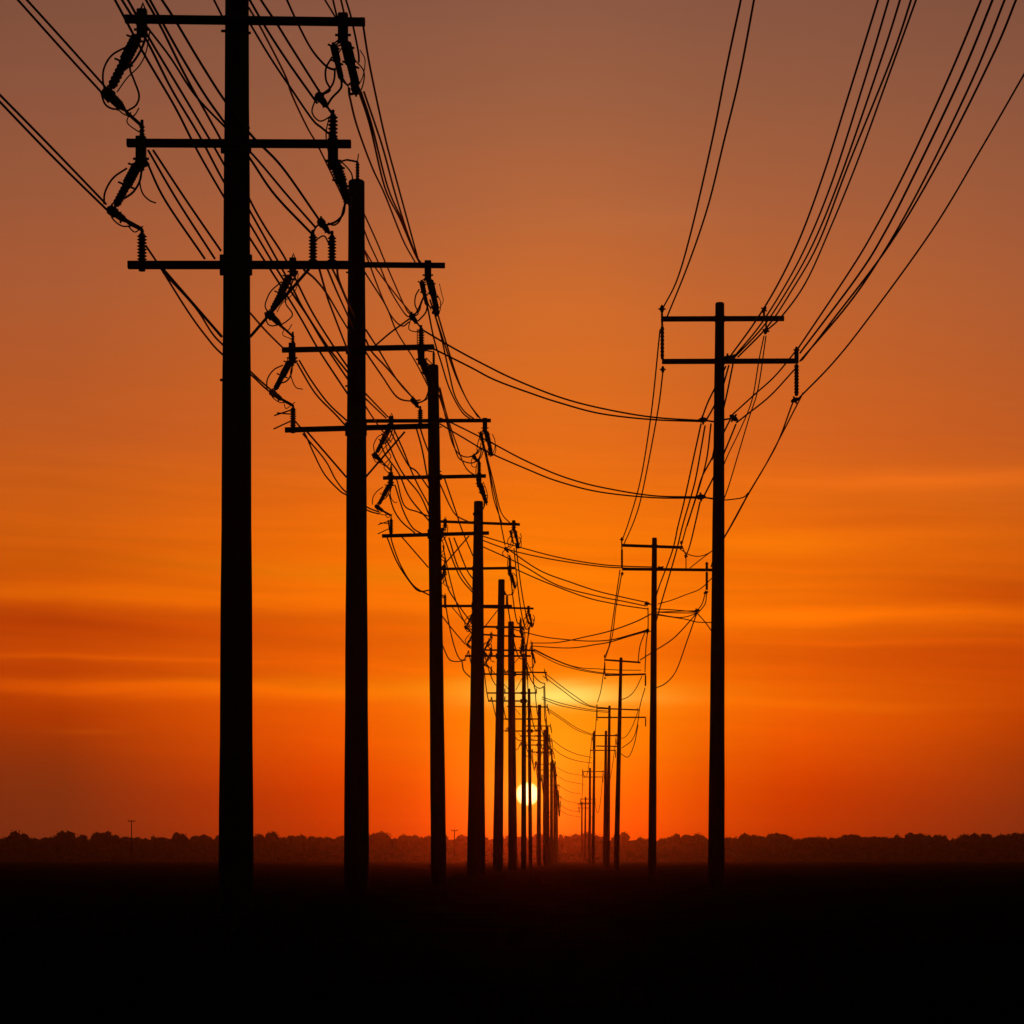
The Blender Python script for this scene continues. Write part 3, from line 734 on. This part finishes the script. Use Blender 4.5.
bundle('crossing behind third left pole\'s middle arm, left side', G1, [
    [(380, 440), (385, 454), (399, 474), (410, 498), (430, 522)], [(382, 434), (389, 445), (396, 461), (404, 475), (420, 495), (430, 517)],
    [(392, 425), (396, 434), (404, 452), (411, 470), (419, 487), (430, 507)], [(388, 424), (391, 432), (401, 452), (409, 466), (417, 472), (430, 490)],
    [(416, 427), (422, 449), (427, 475), (430, 486)], [(420, 427), (424, 440), (431, 458)]], 62, 76.8, r=1.05)
bundle('looping under third left pole\'s middle arm', G1, [
    [(389, 494), (394, 510), (402, 522), (415, 533)], [(395, 485), (403, 510), (412, 527), (422, 534)], [(390, 480), (396, 478), (404, 505), (418, 512), (433, 518)]], 75.9, 76.0)
bundle('looping deep below the third left pole\'s lowest arm', G1, [
    [(387, 537), (397, 562), (410, 582), (419, 591), (430, 590)], [(388, 520), (392, 542), (401, 566), (414, 586), (431, 596)]], 75.9, 77)
bundle('from second to third left pole, between right tips', G1, [
    [(427, 304), (434, 339), (441, 362), (450, 390), (462, 412), (472, 420)], [(435, 315), (442, 340), (449, 372), (455, 396), (464, 411), (474, 419)],
    [(438, 315), (446, 342), (457, 377), (467, 400), (478, 417)], [(430, 300), (440, 330), (452, 366), (460, 386), (470, 405), (480, 418)]], 52.5, d3_)
bundle('looping deep between third and fourth left poles', G1, [
    [(437, 380), (446, 419), (452, 442), (458, 453), (466, 457), (474, 455), (480, 448)], [(439, 395), (450, 430), (456, 452), (461, 460), (472, 463), (479, 458), (482, 448)],
    [(440, 388), (446, 412), (455, 440), (466, 468), (480, 478)]], 76.8, 103)
bundle('from third left pole down to fourth pole\'s arms', G1, [
    [(440, 484), (450, 506), (457, 516), (469, 522)], [(443, 476), (445, 480), (456, 512), (462, 530), (473, 556)],
    [(444, 537), (455, 566), (462, 580), (474, 594)], [(449, 538), (459, 569), (474, 592)], [(454, 538), (467, 570), (474, 580)],
    [(444, 572), (448, 588), (455, 600), (472, 624)]], 77, 104.5, r=1.05)
bundle('looping low just right of third left pole', G1, [
    [(442, 616), (453, 630), (465, 644)], [(442, 644), (449, 659), (457, 661.5), (466, 660)], [(462, 662), (464, 671), (470, 677)]], 77.5, 103, r=.9)
bundle('from third to fourth left pole, between right tips', G1, [
    [(482, 440), (489, 472), (494, 500), (502, 523)], [(484, 445), (493, 480), (501, 512), (511, 524)], [(486, 450), (491, 478), (498, 510), (505, 545)]], 76, 103.8, r=.9)
def chain(pts, label, group, sag=.05, r=1.0):
    p = []
    for (a, b_) in zip(pts, pts[1:]):
        A, B = P(*a), P(*b_); L_ = (B - A).length
        for k in range(10):
            t = k / 10; q = A.lerp(B, t); q.z -= sag * L_ * 4 * t * (1 - t) * .5; p.append(q)
    p.append(P(*pts[-1]))
    m = MB(); m.tube(p, [wire_rad(q.y) * r for q in p], 5)
    tag(m.build('power_cable', CABLE, None, p[0]), label, 'cable', group)
def ends(arm, side, fr=.93, up=0):
    o = []
    for q in LEFT[3:]:
        arms = q[7]; a = arms[min(arm, len(arms) - 1)]
        xe, ye = (a[3], a[4]) if side > 0 else (a[1], a[2])
        o.append((q[1] + (xe - q[1]) * fr, ye + up * 35.7 / q[0], q[0] - .3))
    return o
chain(ends(0, 1, .9, 55), 'cable along the right tips of the top arms, fourth left pole onwards', G1)
chain(ends(0, 1, .86, 70), 'cable slung just under the top right arm tips, fourth left pole onwards', G1, .08)
chain(ends(1, 1, .85, -25), 'cable along the right posts of middle arms, fourth left pole onwards', G1, .07)
chain(ends(2, 1, .85, -25), 'cable along the right posts of lowest arms, fourth left pole onwards', G1, .09)
chain(ends(0, -1, .95, 70), 'cable along the left tips of the top arms, fourth left pole onwards', G1, .07)
chain(ends(2, -1, .9, -20), 'cable along the left tips of the lowest arms, fourth left pole onwards', G1, .09)
# slack cables from the left row over to the right row
bundle('crossing from the second left pole to the nearest right pole', G3, [
    [(421, 329), (455, 349), (487, 366), (516, 380), (559, 397), (600, 408), (651, 417), (701, 420.5)],
    [(434, 349), (470, 367), (495, 380), (530, 393), (559, 402.6), (600, 413.5), (651, 419.5), (701, 421.5)]], 52.8, 58, order='up')
bundle('crossing from the third left pole to the nearest right pole', G3, [
    [(440, 418), (454, 424), (490, 442), (518, 457), (546, 470), (570, 479), (600, 487), (651, 495.5), (700, 497)],
    [(440, 424), (462, 437), (488, 452), (529, 470), (557, 481), (597, 491.5), (651, 497.5), (700, 498)]], 76, 58, order='up')
bundle('crossing from fourth left pole to second right pole\'s crossarm', G3, [
    [(479, 535), (512, 545), (557, 557), (597, 564), (625, 566.2), (652, 567)], [(479, 539), (510, 550), (550, 559), (597, 566), (625, 568), (652, 568.7)]], 103.8, 100.6, order='up')
bundle('crossing just under the second right pole\'s crossarms', G3, [
    [(505, 547), (539, 570), (570, 582), (597, 591), (622, 597), (647, 602.5)], [(479, 545), (520, 564), (557, 585), (597, 596), (622, 601), (646, 606)],
    [(513, 568), (545, 582), (585, 597), (610, 603), (630, 606.5), (648, 609)]], 104, 100.6, order='up')
bundle('rising slackly from sixth left to second right pole', G3, [
    [(530, 643), (557, 642.5), (586, 636.7), (610, 631), (635, 622), (651, 614)], [(512, 629), (540, 636), (557, 638.6), (586, 641), (610, 640), (630, 635), (647, 630)],
    [(532, 646), (568, 648), (596, 644.5), (610, 642), (630, 636), (648, 631)]], 158, 101, order='up')
bundle('crossing slackly to the third right pole', G3, [
    [(534, 649), (556, 660), (577, 667.2), (600, 669), (619, 670), (641, 670.2)], [(534, 650), (556, 660.5), (577, 668), (600, 672.5), (620, 674), (643, 674)],
    [(533, 651), (556, 663), (577, 669.5), (600, 673.5), (620, 675), (641, 674.5)]], 178, 161, order='up', r=.85)
bundle('steeply sagging to the fourth right pole', G3, [
    [(546, 674), (560, 685), (575, 696), (590, 705.5), (608, 708)], [(543, 676), (562, 690), (577, 701), (592, 707), (608, 709)]], 180, 210, order='up', r=.8)
bundle('sagging to the lower arm of the fourth right pole', G3, [
    [(542, 697), (562, 703.5), (587, 709), (609, 711.2)], [(542, 699), (562, 706), (587, 710.5), (609, 712.5)]], 190, 210, order='up', r=.8)
bundle('sagging to the top arm of the sixth right pole', G3, [
    [(547, 708), (562, 718), (577, 728), (594, 735)], [(547, 710), (562, 720), (577, 730), (594, 736)]], 206, 262, order='up', r=.72)
bundle('sagging from the ninth left pole to the sixth right pole', G3, [
    [(551, 739), (565, 749), (578, 754.5), (592, 757.5)], [(551, 746), (562, 755), (576, 760.5), (592, 763)]], 240, 262, order='up', r=.68)
bundle('sagging between the far ends of both rows', G3, [
    [(553, 765), (567, 772.5), (585, 776)], [(555, 774), (567, 781), (585, 784.5)], [(557, 784), (569, 791.5), (581, 794)], [(557, 794), (567, 801), (581, 803.5)],
    [(557.5, 803), (569, 810), (581, 812)], [(558, 809), (569, 815), (581, 817)]], 400, 470, order='up', r=.6)
# ---- right row
e1 = 57.9
bundle('from top edge to nearest right pole\'s left tip', G2, [
    [(744, -18), (740.8, 0), (726, 70), (712, 141), (691, 232), (677, 280), (663, 308)], [(757, -18), (754, 0), (739, 79), (724, 141), (707.7, 207), (688, 265), (667, 317)]], 36, e1, True)
bundle('from top edge to nearest right pole\'s lower arm', G2, [
    [(882, -14), (878, 0), (848.5, 95), (823.6, 174), (800, 238), (778, 284), (755, 322), (729, 358)],
    [(892, -12), (888.6, 0), (865, 79), (832, 182), (806, 246), (782, 291), (758, 328), (732, 359)],
    [(904, -14), (900, 0), (881.6, 58), (840, 178), (812, 246), (785, 294), (762, 328), (734, 358)],
    [(915, -13), (911, 0), (890, 62), (848, 166), (818, 244), (792, 290), (768, 326), (738, 357)],
    [(920, -13), (916, 0), (886, 83), (858, 160), (832, 224), (806, 282), (782, 316), (766, 331)]], 35.5, e1, True)
bundle('from top right to nearest right pole\'s right tip', G2, [
    [(986, -12), (981, 0), (948, 79), (906, 170), (875, 229), (848.5, 273), (797, 350)], [(997, -12), (992.5, 0), (960, 79), (914.7, 174), (885, 232), (857, 277), (800, 353)],
    [(1010, -12), (1004.6, 0), (972.7, 79), (923, 182), (885, 250), (848.5, 304), (800, 361)], [(1022, -13), (1016, 0), (993.4, 54), (943.7, 153), (890, 244), (832, 321), (802, 360)]], 35, e1, True, r=1.12)
bundle('from the right edge to nearest right pole\'s hanging clamp', G2, [
    [(1040, 49), (1024, 74.5), (981, 149), (931, 232), (865, 323), (832, 364), (799, 398)]], 38, e1, True)
bundle('from nearest right pole\'s right tip to its inner clamp', G2, [
    [(795, 352), (775, 376), (754, 395), (732, 415)], [(795, 369), (770, 396), (745, 416), (736, 423)]], e1, e1 + .1, order='up')
bundle('drooping behind nearest right pole\'s shaft from its inner clamp', G2, [
    [(732, 416), (724, 432), (712, 458), (702, 477), (696, 497), (687, 526)], [(736, 424), (727, 446), (715, 474), (704, 496)]], 57.4, 57.6)
bundle('from nearest right pole\'s clamps to second right pole', G2, [
    [(701, 424), (694, 456), (684, 502), (678, 526), (672, 552), (659, 587), (655, 600)], [(705, 426), (696, 477), (690, 500), (682.5, 526), (675, 556), (661, 604), (656, 622)],
    [(711, 424), (706, 462), (696, 498), (687, 525), (682, 543)], [(700, 502), (696, 520), (690, 545), (686, 556)]], 57.6, 100.5)
bundle('from nearest right pole\'s lower arm to left clamp', G2, [
    [(726, 366), (716, 386), (708, 402), (702, 418)], [(729, 365), (721, 392), (712, 410), (705, 422)], [(733, 364), (726, 398), (718, 430), (712, 460)]], 57.4, 57.6)
bundle('hanging from nearest right pole\'s top right clamp', G2, [
    [(764, 336), (759, 360), (752, 400), (740, 430), (727, 457), (719, 478)], [(766, 336), (758, 389), (749, 418), (738, 455), (728, 488), (719, 512)]], 58, 70, r=.75)
bundle('dropping from nearest right pole\'s hanging clamp to second pole', G2, [
    [(793, 402), (775, 448), (747, 496), (730, 527), (716, 552), (711, 567)], [(803, 393), (783, 432), (765, 466), (748, 495), (734, 521), (720, 545)]], e1, 100.2)
bundle('bridging nearest right pole\'s shaft and its outer hanging cable', G2, [
    [(702, 497), (720, 500), (735, 499), (744, 497), (748, 493)]], 57.7, 62, r=.8)
bundle('looping right of second right pole\'s shaft', G2, [
    [(680, 549), (690, 555), (701, 556), (712, 551), (724, 540)], [(690, 568), (700, 560), (712, 551)], [(658, 604), (672, 600), (685, 595), (700, 589), (712, 578)]], 99.8, 99.8, order='up', r=.8)
bundle('level from second right pole to its strain clamp', G2, [
    [(653, 608.8), (675, 610), (697, 612)], [(653, 612), (675, 612.8), (697, 613)], [(653, 613.5), (680, 617.5), (697, 613.5)], [(653, 614.3), (684, 619), (697, 622), (713, 622.5)]], 100.2, 100.2, order='up', r=.85)
bundle('around second right pole\'s right strain clamp', G2, [
    [(696, 612), (702, 604), (705, 594)], [(698, 613), (705, 604), (706.5, 594.5)], [(697, 613), (705, 622), (713, 633)]], 100.2, 100.2, r=.9)
bundle('from second right pole\'s strain clamp down to third', G2, [
    [(697, 613), (680, 632), (670, 641), (656, 650), (640, 660)], [(697, 613), (694, 621), (687, 641), (676, 671), (666, 683), (656, 688)]], 100.3, 160)
bundle('from nearest to second right pole, between left tips', G2, [
    [(660, 330), (651, 415), (640.5, 480), (629, 521), (623, 538)], [(663, 371), (657, 416), (642, 494), (634, 521), (624, 544)]], e1, 100.4, r=.9)
bundle('from second to third right pole, between left tips', G2, [
    [(620, 570), (611, 632), (609, 646), (605, 656)], [(622, 572), (616, 607), (612, 637), (605.5, 658)]], 100.4, 160.5, r=.85)
bundle('from third to fourth right pole, between left tips', G2, [[(604.8, 663), (601, 690), (597.5, 702)]], 160.5, 209.5, r=.85)
bundle('from second right pole\'s shaft to third pole\'s right', G2, [
    [(646, 630), (640, 646), (638, 662)], [(648, 608), (648, 628), (646, 646), (645, 672)]], 100.4, 160.4, r=.9)
bundle('hanging in loops right of third right pole', G2, [
    [(642, 676), (635, 690), (628, 697), (620, 700)], [(645, 688), (640, 706), (637, 727), (632, 740), (622, 748)], [(638, 725), (634, 745), (628, 757), (620, 753)]], 160.6, 205, r=.85)
chain([(596.8, 706, 209.6), (594.5, 734, 237.6), (592, 736, 261.6), (583, 771, 355.6), (580.5, 799, 469.6), (578, 804, 559.6)],
      'cable along the left tips of the right row, fourth pole onwards', G2, .05, .8)
chain([(638, 711, 209.6), (617.5, 736, 237.6), (616, 737, 261.6), (603, 772, 355.6), (595, 800, 469.6), (589.5, 805, 559.6)],
      'cable along the right tips of the right row, fourth pole onwards', G2, .07, .8)
